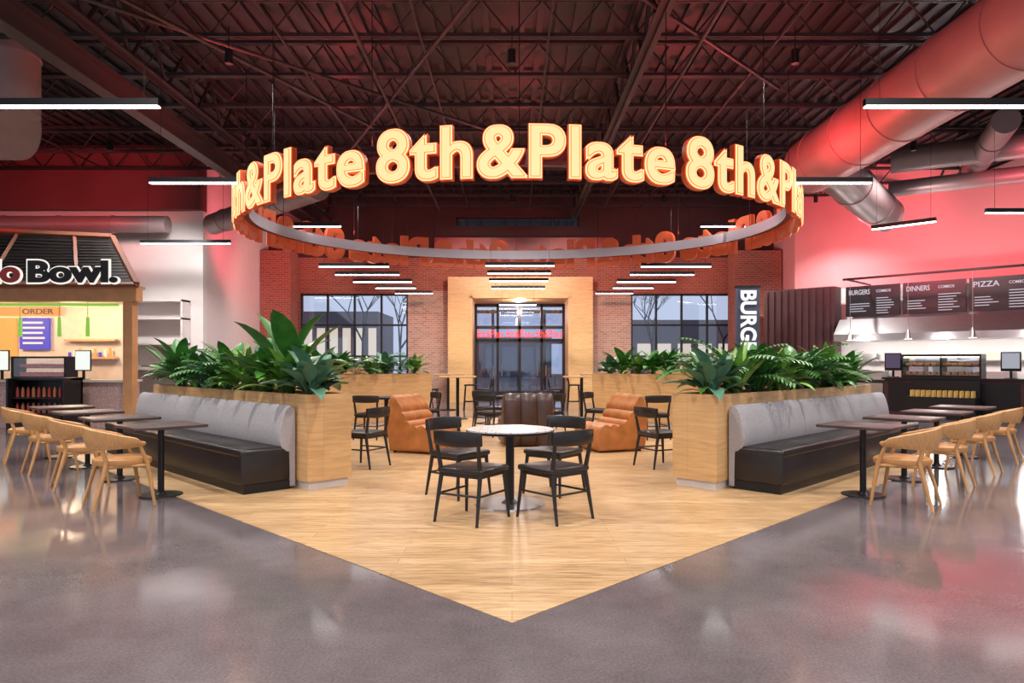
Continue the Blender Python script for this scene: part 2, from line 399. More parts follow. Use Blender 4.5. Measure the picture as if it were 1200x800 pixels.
# ---------------------------------------------------------------- pendants
def pend_mesh(L):
    bm=NB()
    box(bm,(0,0,0),(L,.075,.085),0); box(bm,(0,0,-.05),(L-.02,.07,.02),1)
    for s in (-1,1): cyl(bm,(s*L*.42,0,.04),(s*L*.42,0,CEIL-.75-4.4),.004,mi=0,seg=5)
    me=bpy.data.meshes.new('linear_pendant_lamp'); bm.to_mesh(me); bm.free(); me.materials.append(M['blk']); me.materials.append(M['led']); return me
pm=pend_mesh(2.3); pm2=pend_mesh(1.75); pm1=pend_mesh(1.3)
def P(x,y,z,me=pm,rz=0): inst('linear_pendant_lamp',me,(x,y,z),rz)
P(-5.35,8.25,4.5); P(5.35,8.25,4.5)
P(-5.0,11.75,4.5); P(4.95,11.75,4.5)
P(-8.35,17.7,4.5); P(8.7,15.4,4.5,pm1,math.radians(-45)); P(10.8,14.1,4.5)
P(-4.7,15.5,4.5,pm2); P(5.1,15.5,4.5,pm2)
P(-13.5,16.6,5.0); P(-11.5,13.2,4.7)
P(-2.9,21,4.75,pm2)
for (yy,xx) in ((17.3,-3.95),(18.9,-3.95),(20.6,-3.85),(22.3,-3.75),(24,-3.4)):
    P(xx,yy,3.85,pm2 if yy<21 else pm1); P(-xx+.15,yy,3.85,pm2 if yy<21 else pm1)
for yy,zz in ((17.5,3.9),(19.0,3.9),(20.4,3.85),(22.4,3.85)): P(.2,yy,zz,pm2)
P(.2,24.0,3.45,pm1)
for x in (-6.5,0,6.5):
    for y in (-1,2.5): P(x,y,4.9)
def spot(x,y,z,power,col=(1,.94,.90),ang=130,rad=.12,rot=(0,0,0),blend=.6):
    l=bpy.data.lights.new('added_spotlight','SPOT'); l.energy=power; l.color=col; l.spot_size=math.radians(ang); l.spot_blend=blend; l.shadow_soft_size=rad  # spots added for fill and red wash, not from a real track
    o=bpy.data.objects.new('added_spotlight_lamp',l); COL.objects.link(o); o.location=(x,y,z-.02); o.rotation_euler=rot
for x in (-9,-4.5,0,4.5,9):
    for y in (2,6.5,11,15.5,20.5):
        bm=NB(); cyl(bm,(0,0,0),(0,0,.22),.06,mi=0); cyl(bm,(0,0,.22),(0,0,.6),.008,mi=0,seg=6)
        obj('added_can_light',bm,[M['blk']],(x,y,6.15))  # can bodies added to go with the fill spots
        spot(x,y,6.13,640 if y<18 else 950)

def point(name,x,y,z,p,col,r=.2):
    l=bpy.data.lights.new(name,'POINT'); l.energy=p; l.color=col; l.shadow_soft_size=r
    o=bpy.data.objects.new(name,l); COL.objects.link(o); o.location=(x,y,z)
def aim(x,y,z,tx,ty,tz,p,col,ang=90,rad=.2):
    d=Vector((tx-x,ty-y,tz-z)); spot(x,y,z,p,col,ang,rad,d.to_track_quat('-Z','Y').to_euler())
for i in range(7):
    a=ring_pt(PER*(i+.5)/7,-.16); aim(a[0],a[1],4.5,a[0],a[1]+.01,7,230,(1,.08,.09),150,.1)  # added red uplights tint the steel above the ring
aim(8.2,17.5,4.9,12,20.2,6.4,850,(1,.15,.19),110); aim(11.5,13.8,4.9,15,17.2,6.4,700,(1,.15,.19),110)
aim(9.8,16.5,4.9,13,19.6,4.3,260,(1,.75,.72),110)
aim(-6.3,20,4.8,-8.9,22.5,6.0,330,(1,.14,.19),110); aim(-11,15,5.2,-13,19.3,6.6,450,(1,.12,.12),110)
aim(-3,20,5.0,-3,25,5.9,300,(1,.10,.10),100); aim(4,20,5.0,4,25,5.9,300,(1,.10,.10),100)
aim(-4,22,4.6,-8.2,24,3.5,350,(1,.7,.6),80); aim(4.5,22,4.6,8.4,24,3.5,350,(1,.7,.6),80)
aim(-1,20.5,5,-1.2,25,2.5,500,(1,.88,.72),100); aim(1.5,20.5,5,1.8,25,2.5,500,(1,.88,.72),100)
aim(-8.0,16.5,5,-10,19.5,2.5,650,(1,.93,.9),90)  # added to brighten the white left wall
aim(3.5,9,4.9,6.75,11,5.9,120,(1,.18,.2),120); aim(4.5,13,4.9,6.75,15,5.9,120,(1,.18,.2),120)
point('vestibule_lamp',.3,25.8,3.4,80,(1,.80,.72),.1); point('vestibule_lamp',.3,29,3.4,170,(1,.65,.65),.1)

# ---------------------------------------------------------------- ducts
bm=NB()
def ductseg(bm,a,b,r,mi=0,rings=True):
    cyl(bm,a,b,r,r,mi,40)
    if rings:
        a=Vector(a);b=Vector(b);d=(b-a);n=int(d.length/1.5)
        for i in range(1,n+1):
            c=a+d*i/(n+.5); e=d.normalized()*.02; cyl(bm,c-e,c+e,r+.018,r+.018,mi,40)
ductseg(bm,(6.75,-2.5,5.85),(6.75,15.6,5.85),.62)
ductseg(bm,(6.85,15.1,5.75),(9.6,17.8,5.2),.45,1)
obj('spiral_duct',bm,[M['duct'],M['ductg']])
bm=NB()
ductseg(bm,(9.3,17,6.35),(17.5,12.5,6.35),.3); ductseg(bm,(9.8,18.0,5.9),(17,13.6,5.9),.2); ductseg(bm,(10,14,6.3),(12.0,18.2,6.3),.26)
obj('supply_duct',bm,[M['ductg']])
bm=NB()
ductseg(bm,(-8.8,12.2,5.75),(-20,12.2,5.75),.75); ductseg(bm,(-8.9,12.2,5.8),(-8.9,12.2,7.3),.5)
obj('exhaust_duct',bm,[mat('white_duct',(.34,.25,.26),.45,noise=.05)])
bm=NB(); ductseg(bm,(-9.2,18.5,5.1),(-23,18.5,5.1),.22); obj('supply_duct',bm,[M['ductg']])
bm=NB(); ductseg(bm,(-4.2,15.0,5.2),(-8.2,19.0,5.2),.28); obj('supply_duct',bm,[M['ductg']])

# ---------------------------------------------------------------- planters
def planter(L,W,H):
    bm=NB()
    bb(bm,-L/2+.03,L/2-.03,-W/2+.03,W/2-.03,0,.09,1)
    bb(bm,-L/2,L/2,-W/2,W/2,.09,H-.06,0)
    t=.045
    bb(bm,-L/2,L/2,-W/2,-W/2+t,H-.06,H,0); bb(bm,-L/2,L/2,W/2-t,W/2,H-.06,H,0)
    bb(bm,-L/2,-L/2+t,-W/2+t,W/2-t,H-.06,H,0); bb(bm,L/2-t,L/2,-W/2+t,W/2-t,H-.06,H,0)
    bb(bm,-L/2+t,L/2-t,-W/2+t,W/2-t,H-.07,H-.045,2)
    return bm
PL=4.96; PH=1.05
for sd in (1,-1):
    x,y=uv(9.42,4.05,sd); rz=math.radians(135 if sd==1 else 225)
    obj('wood_planter',planter(PL,.55,PH),[M['oak'],M['plinth'],M['soil']],(x,y,0),rz,smooth=0)
for sd in (1,-1):
    c=(-3.6*sd,14.95+.2); obj('wood_planter',planter(4.2,.6,1.15),[M['oak'],M['plinth'],M['soil']],(c[0],c[1],0),math.radians(45*sd),smooth=0)

# ---------------------------------------------------------------- plants
def leaf(bm,base,az,el,L,W,droop,mi,segs=7,fold=.25,petiole=.25):
    p=Vector(base); e=el; prev=None; st=L/segs
    hor=Vector((math.cos(az),math.sin(az),0)); side=Vector((-math.sin(az),math.cos(az),0))
    for i in range(segs+1):
        t=i/segs
        if t<petiole: w=.012
        else:
            q=(t-petiole)/(1-petiole); w=W*math.sin(math.pi*min(1,q**.75))**.8/2+.003 if q<1 else .002
        up=Vector((0,0,1))*math.cos(e)-hor*math.sin(e)
        c=bm.verts.new(p); l=bm.verts.new(p+side*w+up*w*fold); r=bm.verts.new(p-side*w+up*w*fold)
        if prev:
            for f in (bm.faces.new((prev[0],prev[1],l,c)),bm.faces.new((prev[2],prev[0],c,r))): f.material_index=mi
        prev=(c,l,r)
        p=p+(hor*math.cos(e)+Vector((0,0,1))*math.sin(e))*st; e-=droop/segs
def plant_broad(n,L,W,mi=0):
    bm=NB()
    for i in range(n):
        t=i/n; az=i*2.399+random.uniform(-.3,.3); el=math.radians(88-54*t+random.uniform(-8,8))
        leaf(bm,(random.uniform(-.04,.04),random.uniform(-.04,.04),0),az,el,L*random.uniform(.72,1.12),W*random.uniform(.8,1.15),random.uniform(.7,1.5),mi,segs=9,petiole=.35)
    return bm
def plant_sword(n,L,W):
    bm=NB()
    for i in range(n):
        t=i/n; az=i*2.399; el=math.radians(88-50*t+random.uniform(-6,6))
        leaf(bm,(0,0,0),az,el,L*random.uniform(.8,1.1),W,random.uniform(.3,1.0),0,petiole=.02,fold=.4)
    return bm
def plant_fern(n,L):
    bm=NB()
    for i in range(n):
        az=i*2.399+random.uniform(-.2,.2); e=math.radians(84-38*(i/n)); p=Vector((0,0,0)); hor=Vector((math.cos(az),math.sin(az),0))
        k=16; Li=L*random.uniform(.8,1.1)
        for j in range(k):
            q=p+(hor*math.cos(e)+Vector((0,0,1))*math.sin(e))*(Li/k); cyl(bm,p,q,.005,.004,0,4,False); p=q; e-=1.4/k
            if j>4:
                ll=.18*math.sin(math.pi*(j-3)/(k-2))+.05
                for s in (-1,1): leaf(bm,p,az+s*1.0,e*.5+.1,ll,.030,.7,0,segs=3,petiole=0)
    return bm
def pmesh(bm,mats,name):
    me=bpy.data.meshes.new(name); bm.to_mesh(me); bm.free()
    for m in mats: me.materials.append(m)
    me.polygons.foreach_set('use_smooth',[True]*len(me.polygons)); return me
PM=[('peace_lily',pmesh(plant_broad(36,.68,.17),[M['leafA']],'peace_lily')),
    ('rubber_plant',pmesh(plant_broad(28,.64,.23),[M['leafB']],'rubber_plant')),
    ('parlor_palm',pmesh(plant_fern(16,.80),[M['leafA']],'parlor_palm')),
    ('birds_nest_fern',pmesh(plant_sword(24,.68,.13),[M['leafC']],'birds_nest_fern')),
    ('peace_lily',pmesh(plant_broad(40,.64,.13),[M['leafC']],'peace_lily_b')),
    ('philodendron',pmesh(plant_broad(24,.80,.24),[M['leafA']],'philodendron'))]
def addplant(k,x,y,z,s):
    n,me=PM[k]; o=inst(n,me,(x,y,z),random.uniform(0,6.28)); o.scale=(s*.90,s*.90,s*random.uniform(1.0,1.25)); return o
seq=[1,0,4,5,0,1,4,3,2,5,1,4,0,2,5,2]
for sd in (1,-1):
    off=0 if sd==1 else 5
    i=0; u=7.2
    while u<11.8:
        k=seq[(i+off)%16]; v=4.05+(.10 if i%2 else -.08)
        x,y=uv(u,v,sd); big=1.2 if (i%5==3) else .97
        addplant(k,x,y,PH-.06,big*random.uniform(.85,1.06)); u+=.29; i+=1
    for i in range(10):
        t=-1.8+i*.4; ang=math.radians(45*sd)
        addplant(seq[(i*3)%16],-3.6*sd+math.cos(ang)*t,15.15+math.sin(ang)*t,1.09,random.uniform(.78,.98))

# ---------------------------------------------------------------- banquettes
def bench(L):
    bm=NB()   # +y = front; back wall y=0
    box(bm,(0,.33,.05),(L-.02,.54,.10),2)
    box(bm,(0,.345,.27),(L,.56,.35),1,bev=.03,seg=3)
    box(bm,(0,.37,.43),(L+.004,.53,.10),1,bev=.045,seg=4)
    prof=[(.01,.02),(.075,.02),(.085,.40),(.17,.46),(.205,.56),(.185,.70),(.150,.83),(.120,.90),(.075,.93),(.03,.915),(.01,.88)]
    nseg=3
    for k in range(nseg):
        xa=-L/2+L*k/nseg+.002; xb=-L/2+L*(k+1)/nseg-.002
        rows=[]
        for (xx,sc_) in ((xa,.93),(xa+.012,.985),(xa+.03,1),(xb-.03,1),(xb-.012,.985),(xb,.93)):
            rows.append([bm.verts.new((xx,.095+(p[0]-.095)*sc_,.46+(p[1]-.46)*(sc_*.5+.5))) for p in prof])
        n=len(prof)
        for a,b in zip(rows[:-1],rows[1:]):
            for j in range(n): bm.faces.new((a[j],a[(j+1)%n],b[(j+1)%n],b[j])).material_index=0
        bm.faces.new(rows[0]).material_index=0; bm.faces.new(rows[-1]).material_index=0
    return bm
bl=4.95
for sd in (1,-1):
    x,y=uv(7.17+bl/2,3.765,sd); obj('banquette_bench',bench(bl),[M['greyfab'],M['blkleather'],M['blk']],(x,y,0),math.radians(135 if sd==1 else 225))

# ---------------------------------------------------------------- tables & chairs
def sq_table():
    bm=NB(); box(bm,(0,0,.735),(.72,.68,.03),0,bev=.006); box(bm,(0,0,.712),(.3,.3,.02),1)
    cyl(bm,(0,0,.02),(0,0,.71),.032,mi=1,seg=20); cyl(bm,(0,0,0),(0,0,.015),.215,.21,1,40); cyl(bm,(0,0,.015),(0,0,.04),.06,.035,1,24)
    return obj('bistro_table',bm,[M['tabletop'],M['blk']])
TB=sq_table(); tbm=TB.data; bpy.data.objects.remove(TB)

def tub_chair():
    bm=NB(); 
    def dshape(r,z,sc_=1):
        o=[]
        for i in range(28):
            a=2*math.pi*i/28; x=math.cos(a)*r; y=math.sin(a)*r
            if y>0: x=math.copysign(abs(math.cos(a))**.45,math.cos(a))*r*.98; y=math.sin(a)**.6*r*.98
            o.append(bm.verts.new((x,y,z)))
        return o
    rings=[dshape(.22,.405),dshape(.245,.41),dshape(.255,.435),dshape(.250,.462),dshape(.22,.475)]
    for a,b in zip(rings[:-1],rings[1:]):
        for j in range(28): bm.faces.new((a[j],a[(j+1)%28],b[(j+1)%28],b[j])).material_index=0
    bm.faces.new(rings[0]).material_index=1; bm.faces.new(rings[-1]).material_index=0
    n=30; A=[]
    for i in range(n+1):
        t=i/n; ang=math.radians(28-236*t); k=abs(t-.5)*2
        top=.785-.135*(k**1.5); bot=.555+.035*k; 
        if k>.93: top=bot+(top-bot)*.75
        ro=.285; ctr=Vector((math.cos(ang)*1.02,math.sin(ang)*.98,0))
        flare=.035*(1-k*.4)
        prof=[(ro-.022,bot+.01),(ro+.008,bot),(ro+flare+.016,(top+bot)/2),(ro+flare+.016,top-.01),(ro+flare,top),(ro+flare-.016,top-.012),(ro+flare-.014,(top+bot)/2)]
        A.append([bm.verts.new((ctr.x*r,ctr.y*r,z)) for r,z in prof])
    m=len(A[0])
    for a,b in zip(A[:-1],A[1:]):
        for j in range(m): bm.faces.new((a[j],a[(j+1)%m],b[(j+1)%m],b[j])).material_index=0 if j in(4,5,6) else 1
    bm.faces.new(A[0]).material_index=1; bm.faces.new(A[-1]).material_index=1
    for sx_ in (-1,1):
        cyl(bm,(sx_*.265,.235,0),(sx_*.245,.17,.42),.014,.022,1,12); cyl(bm,(sx_*.245,.17,.42),(sx_*.268,.10,.60),.022,.016,1,12)
        cyl(bm,(sx_*.225,-.29,0),(sx_*.19,-.17,.44),.014,.023,1,12); cyl(bm,(sx_*.19,-.17,.44),(sx_*.185,-.215,.60),.022,.016,1,12)
        cyl(bm,(sx_*.245,.17,.40),(sx_*.19,-.17,.40),.016,mi=1,seg=10)
    cyl(bm,(-.245,.17,.40),(.245,.17,.40),.016,mi=1,seg=10); cyl(bm,(-.19,-.17,.40),(.19,-.17,.40),.016,mi=1,seg=10)
    return obj('tub_chair',bm,[M['tan'],M['ash']],smooth=50)
o=tub_chair(); tcm=o.data; bpy.data.objects.remove(o)

def dining_chair():
    bm=NB()
    box(bm,(0,.01,.455),(.48,.46,.055),1,bev=.024,seg=3); box(bm,(0,.01,.42),(.43,.42,.04),0)
    for s in (-1,1):
        cyl(bm,(s*.235,.235,0),(s*.205,.195,.44),.013,.021,0,10)
        cyl(bm,(s*.225,-.27,0),(s*.205,-.19,.43),.013,.022,0,10); cyl(bm,(s*.205,-.19,.43),(s*.225,-.255,.77),.022,.016,0,10)
        cyl(bm,(s*.214,.208,.25),(s*.212,-.22,.25),.010,mi=0,seg=8)
    cyl(bm,(-.212,-.222,.25),(.212,-.222,.25),.010,mi=0,seg=8)
    n=14; A=[]
    for i in range(n+1):
        t=i/n*2-1; x=t*.25; y=-.290+.06*t*t; hh=.068-.010*abs(t)**3
        A.append([bm.verts.new((x,y+dy,.745+dz*hh)) for dy,dz in((-.016,-.9),(-.012,-1),(.006,-1),(.010,-.8),(.006,.9),(0,1),(-.018,1),(-.024,.85))])
    m=8
    for a,b in zip(A[:-1],A[1:]):
        for j in range(m): bm.faces.new((a[j],a[(j+1)%m],b[(j+1)%m],b[j]))
    bm.faces.new(A[0]); bm.faces.new(A[-1])
    return obj('dining_chair',bm,[M['blkwood'],M['blkleather']],smooth=50)
o=dining_chair(); dcm=o.data; bpy.data.objects.remove(o)

for sd in (1,-1):
    for k,u in enumerate((7.80,9.22,10.64,12.06)):
        x,y=uv(u,2.55,sd); inst('bistro_table',tbm,(x,y,0),math.radians(45*sd))
        x,y=uv(u-.20+random.uniform(-.03,.03),2.11,sd); inst('tub_chair',tcm,(x,y,0),math.radians(-45*sd+random.uniform(-7,7)-4*sd))
def face_to(x,y,tx,ty): return math.atan2(ty-y,tx-x)-math.pi/2
def round_table(r,h,top,metal_base=True):
    bm=NB(); cyl(bm,(0,0,h-.028),(0,0,h),r,r,0,64); cyl(bm,(0,0,h-.034),(0,0,h-.012),r+.006,r+.006,1,64)
    cyl(bm,(0,0,.02),(0,0,h-.03),.042,mi=1,seg=24); cyl(bm,(0,0,0),(0,0,.018),r*.82,r*.80,2,64); cyl(bm,(0,0,.016),(0,0,.05),.09,.05,1,24)
    cyl(bm,(0,0,h-.05),(0,0,h-.03),.18,.18,1,24)
    return obj('round_table',bm,[top,M['blk'],M['steel'] if metal_base else M['blk']])
o=round_table(.43,.75,M['marble']); o.location=(-.02,6.84,0)
for (x,y,r) in ((-.35,6.20,-4),(.38,6.26,6),(-.56,7.32,0),(.45,7.45,0)):
    inst('dining_chair',dcm,(x,y,0),face_to(x,y,-.02,6.84)+math.radians(r))
o=round_table(.36,.74,M['tabletop'],False); rtm=o.data; o.location=(-2.85,9.95,0)
inst('round_table',rtm,(2.85,9.95,0))
for sd in (1,-1):
    inst('dining_chair',dcm,(-2.0*sd,9.35,0),face_to(-2.0*sd,9.35,-2.85*sd,9.95)+math.radians(10*sd))
    inst('round_table',rtm,(-2.45*sd,13.5,0)); inst('dining_chair',dcm,(-1.75*sd,13.9,0),face_to(-1.75*sd,13.9,-2.45*sd,13.5))
    inst('dining_chair',dcm,(-2.6*sd,12.75,0),face_to(-2.6*sd,12.75,-2.45*sd,13.5))
for (x,y,tx,ty) in ((-.40,13.2,.05,13.9),(.70,13.4,.05,13.9),(-.5,14.6,.05,13.9),(.60,14.6,.05,13.9)):
    inst('dining_chair',dcm,(x,y,0),face_to(x,y,tx,ty))
inst('round_table',rtm,(.05,13.9,0))

def lounge():
    bm=NB(); pr=[]
    pr+= [(.40,.03),(.44,.10),(.455,.24),(.44,.34)]
    ctrl=[(.42,.385),(.26,.395),(.10,.385),(-.04,.39),(-.13,.50),(-.20,.64),(-.28,.80)]
    for i in range(len(ctrl)-1):
        a=Vector(ctrl[i]);b=Vector(ctrl[i+1]);nrm=Vector(((b-a).y,-(b-a).x)).normalized()
        if nrm.y<0 : nrm=-nrm
        for k in range(6):
            t=k/6; pr.append(tuple(a+(b-a)*t+nrm*(.040*math.sin(math.pi*t)**.7)))
    pr+=[(-.285,.84),(-.31,.88),(-.36,.90),(-.41,.87),(-.45,.76),(-.475,.55),(-.46,.30),(-.42,.03)]
    cx=sum(p[0] for p in pr)/len(pr); cz=sum(p[1] for p in pr)/len(pr); W=.42
    rows=[]
    for (x,s) in ((-W,.90),(-W+.015,.96),(-W+.05,1),(-.15,1),(-.135,.965),(-.12,1),(.12,1),(.135,.965),(.15,1),(W-.05,1),(W-.015,.96),(W,.90)):
        rows.append([bm.verts.new((x,cx+(p[0]-cx)*s,max(.02,cz+(p[1]-cz)*s))) for p in pr])
    n=len(pr)
    for a,b in zip(rows[:-1],rows[1:]):
        for j in range(n): bm.faces.new((a[j],a[(j+1)%n],b[(j+1)%n],b[j]))
    bm.faces.new(rows[0]); bm.faces.new(rows[-1])
    for s in (-1,1):
        for yy in (-.34,.34): cyl(bm,(s*.34,yy,0),(s*.34,yy,.04),.03,mi=1)
    return obj('lounge_chair',bm,[M['orange'],M['blk']],smooth=60)
o=lounge(); lm=o.data
o.location=(-1.38,11.0,0); o.rotation_euler=(0,0,math.radians(-112))
inst('lounge_chair',lm,(1.58,11.2,0),math.radians(112))
lm2=lm.copy(); lm2.materials[0]=M['brown']
inst('lounge_chair',lm2,(.22,11.9,0),math.radians(8))

def stool():
    bm=NB()
    box(bm,(0,0,.74),(.38,.36,.04),0,bev=.015)
    for s in (-1,1):
        cyl(bm,(s*.20,.19,0),(s*.15,.14,.73),.014,mi=1,seg=8); cyl(bm,(s*.20,-.19,0),(s*.15,-.14,.73),.014,mi=1,seg=8)
        cyl(bm,(s*.15,-.14,.73),(s*.17,-.19,1.02),.013,mi=1,seg=8); cyl(bm,(s*.187,.175,.25),(s*.187,-.175,.25),.010,mi=1,seg=6)
    for s in (-1,1): cyl(bm,(-.187,.178*s,.25),(.187,.178*s,.25),.010,mi=1,seg=6)
    box(bm,(0,-.195,.96),(.38,.02,.18),0,bev=.008)
    return obj('bar_stool',bm,[M['blkwood'],M['blk']])
o=stool(); stm=o.data; bpy.data.objects.remove(o)
def bartable():
    bm=NB(); box(bm,(0,0,1.05),(.9,.65,.04),0,bev=.006)
    cyl(bm,(0,0,.02),(0,0,1.03),.04,mi=1,seg=12); cyl(bm,(0,0,0),(0,0,.02),.26,mi=1,seg=24)
    return obj('bar_table',bm,[M['oakplain'],M['blk']])
o=bartable(); btm=o.data; bpy.data.objects.remove(o)
for (x,y) in ((-1.35,17.2),(1.75,17.4),(-1.9,20.6),(2.5,20.6)):
    inst('bar_table',btm,(x,y,0))
    for dx in (-.66,.66):
        inst('bar_stool',stm,(x+dx,y,0),-math.pi/2*(1 if dx<0 else -1))
for sd in (1,-1):
    bm=NB(); bb(bm,-.9,.9,-.25,.25,0,1.3); obj('oak_divider',bm,[M['oak']],(-5.2*sd,21.5,0),smooth=0)

# ---------------------------------------------------------------- left kiosk
K=empty('bowl_food_kiosk')
KS=.545  # the booth's side wall recedes to the left
def kx(x,y): return x-KS*(y-14.9)
bm=NB()
bb(bm,-14,-8.4,15.0,15.6,0,.98,0); bb(bm,-14.1,-8.38,14.92,15.7,.98,1.03,1)
obj('counter',bm,[M['pinkterr'],M['cream']],parent=K)
bm=NB()
for xx in (-8.35,-11.4,-14): bb(bm,xx,xx+.2,14.85,15.05,0,3.0,0)
bb(bm,kx(-8.35,17.9),kx(-8.15,17.9),17.9,18.1,0,3.0,0)
bb(bm,-14.1,-8.05,14.82,15.08,2.72,3.0,0); cyl(bm,(-8.22,15,2.86),(kx(-8.22,18),18,2.86),.12,mi=0,seg=4); bb(bm,-14.1,-8.05,14.7,15.2,3.0,3.06,0)
obj('timber_frame',bm,[mat('kiosk_timber',(.55,.27,.11),.45,noise=.12,nscale=4)],parent=K)
bm=NB(); bb(bm,-16,kx(-8.3,17.9),17.8,17.95,0,2.95,0)
v=[bm.verts.new(p) for p in ((-14,15.1,2.9),(-8.4,15.1,2.9),(kx(-8.4,17.8),17.8,2.9),(-15,17.8,2.9),(-14,15.1,2.97),(-8.4,15.1,2.97),(kx(-8.4,17.8),17.8,2.97),(-15,17.8,2.97))]
for f in ((0,1,2,3),(7,6,5,4),(0,4,5,1),(1,5,6,2),(2,6,7,3),(3,7,4,0)): bm.faces.new([v[i] for i in f])
obj('interior_walls',bm,[M['cream']],parent=K)
bm=NB()
b0=[(-14.3,14.65,3.06),(-7.95,14.65,3.06),(kx(-8.0,18.3),18.3,3.06),(-16.3,18.3,3.06)]; t0=[(-13.6,16.0,4.50),(-9.25,16.0,4.30),(-10.1,17.2,4.30),(-14.2,17.2,4.50)]
bv=[bm.verts.new(p) for p in b0]; tv=[bm.verts.new(p) for p in t0]
for i in range(4): bm.faces.new((bv[i],bv[(i+1)%4],tv[(i+1)%4],tv[i])).material_index=0
bm.faces.new(tv).material_index=0; bm.faces.new(bv).material_index=0
for i in range(4):
    cyl(bm,b0[i],t0[i],.08,mi=1,seg=4); cyl(bm,t0[i],t0[(i+1)%4],.09,mi=1,seg=4); cyl(bm,b0[i],b0[(i+1)%4],.06,mi=1,seg=4)
for k in range(1,16):
    f=k/16; a=Vector(b0[0]).lerp(Vector(t0[0]),f); b=Vector(b0[1]).lerp(Vector(t0[1]),f); c=Vector(b0[2]).lerp(Vector(t0[2]),f)
    cyl(bm,a,b,.012,mi=2,seg=5); cyl(bm,b,c,.012,mi=2,seg=5)
for f in (.2,.5,.8):
    a=Vector(b0[0]).lerp(Vector(b0[1]),f); b=Vector(t0[0]).lerp(Vector(t0[1]),f); cyl(bm,a,b,.05,mi=1,seg=4)
obj('hip_roof',bm,[mat('dark_shingle',(.012,.009,.009),.6,noise=.8,nscale=14,bump=.5,spec=.25),mat('roof_timber',(.20,.07,.04),.5),mat('shingle_edge',(.05,.035,.032),.6)],parent=K,smooth=20)
white_e=emis('sign_white_edge',(1,.93,.85),1.0); dk=mat('sign_black',(.012,.009,.009),.5)
text_obj('sign_outline','Bowl.',.54,1.98,[white_e],Matrix.Translation((-10.24,14.60,3.05))@STAND,.075,.01,K)
text_obj('sign_letters','Bowl.',.47,1.89,[dk],Matrix.Translation((-10.195,14.57,3.085))@STAND,.045,.012,K)
text_obj('sign_outline_b','llo',.54,.80,[white_e],Matrix.Translation((-11.12,14.60,3.05))@STAND,.075,.01,K)
text_obj('sign_letters_b','llo',.47,.72,[mat('sign_red',(.45,.03,.03),.4)],Matrix.Translation((-11.08,14.57,3.085))@STAND,.045,.012,K)
bm=NB(); bb(bm,-12.6,-11.85,17.70,17.78,1.75,2.55,0)
for j in range(5): bb(bm,-12.5,-12.0+(.05*(j%2)),17.68,17.70,2.40-j*.13,2.45-j*.13,1)
bb(bm,-13.6,-12.7,17.70,17.78,1.55,2.55,2); bb(bm,-13.4,-11.6,17.68,17.78,2.6,2.82,3)
bb(bm,-11.4,-10.1,17.6,17.78,1.5,1.55,4); bb(bm,-11.4,-10.1,17.6,17.78,1.95,2.0,4)
for q in range(9): cyl(bm,(-11.3+q*.13,17.68,1.55),(-11.3+q*.13,17.68,1.55+.12+.05*(q%3)),.035,mi=q%3,seg=10)
obj('menu_panels',bm,[emis('menu_blue',(.12,.10,.55),1.0),emis('menu_text',(1,.7,.5),1.2),emis('menu_orange',(1,.45,.12),.9),emis('menu_yellow',(1,.35,.10),1.0),M['oakplain']],parent=K,smooth=0)
text_obj('order_text','ORDER',.14,.8,[dk],Matrix.Translation((-12.5,17.66,2.64))@STAND,.02,.004,K)
bm=NB()
cyl(bm,(-12,16.4,2.86),(-9.6,16.4,2.86),.02,mi=0,seg=8); bb(bm,-14,-8.6,15.1,15.16,2.64,2.70,0)
for xx in (-9.75,-10.4,-11.3): cyl(bm,(xx,15.9,2.0),(xx,15.9,2.45),.045,.035,0,14); cyl(bm,(xx,15.9,2.45),(xx,15.9,2.9),.005,mi=1,seg=5)
obj('green_pendants',bm,[emis('green_glow',(.30,.65,.10),.8),M['blk']],parent=K)
bm=NB(); bb(bm,-10.95,-9.75,15.12,15.55,1.03,1.10,0); bb(bm,-10.95,-9.75,15.12,15.55,1.50,1.54,0)
for xx in (-10.95,-9.79): bb(bm,xx,xx+.04,15.12,15.55,1.1,1.5,0)
bb(bm,-10.9,-9.8,15.13,15.14,1.1,1.5,1); bb(bm,-10.9,-9.8,15.2,15.5,1.28,1.30,0)
for q in range(9):
    box(bm,(-10.8+q*.12,15.32,1.15),(.08,.15,.09),2); box(bm,(-10.8+q*.12,15.32,1.34),(.08,.15,.07),2)
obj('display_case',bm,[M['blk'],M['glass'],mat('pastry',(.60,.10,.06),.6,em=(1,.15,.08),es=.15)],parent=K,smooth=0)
for xx in (-9.45,-11.25):
    bm=NB(); box(bm,(0,0,.42),(.36,.03,.46),0,bev=.01); box(bm,(0,-.018,.42),(.32,.004,.41),1); cyl(bm,(0,.02,0),(0,.02,.2),.03,mi=0); box(bm,(0,.02,.008),(.22,.16,.015),0)
    obj('order_screen',bm,[M['blk'],emis('screen_white',(.9,.95,.9),1.0)],(xx,15.25,1.03),parent=K)
bm=NB(); bb(bm,-.6,.6,-.3,.3,0,.35,0)
for xx in (-.6,.56): bb(bm,xx,xx+.04,-.3,.3,.35,1.08,0)
bb(bm,-.6,.6,.25,.3,.35,1.08,0); bb(bm,-.6,.6,-.1,.3,1.04,1.09,0); bb(bm,-.56,.56,-.2,.25,.66,.68,0)
for r in (.36,.69):
    for q in range(10): cyl(bm,(-.5+q*.11,-.1,r),(-.5+q*.11,-.1,r+.17),.035,.03,1+(q%2),10); cyl(bm,(-.5+q*.11,-.1,r+.17),(-.5+q*.11,-.1,r+.21),.015,.015,1+(q%2),8)
obj('bottle_merchandiser',bm,[M['blk'],mat('bottle_red',(.3,.03,.03),.3),mat('bottle_amber',(.3,.12,.04),.3)],(-9.75,14.45,0))
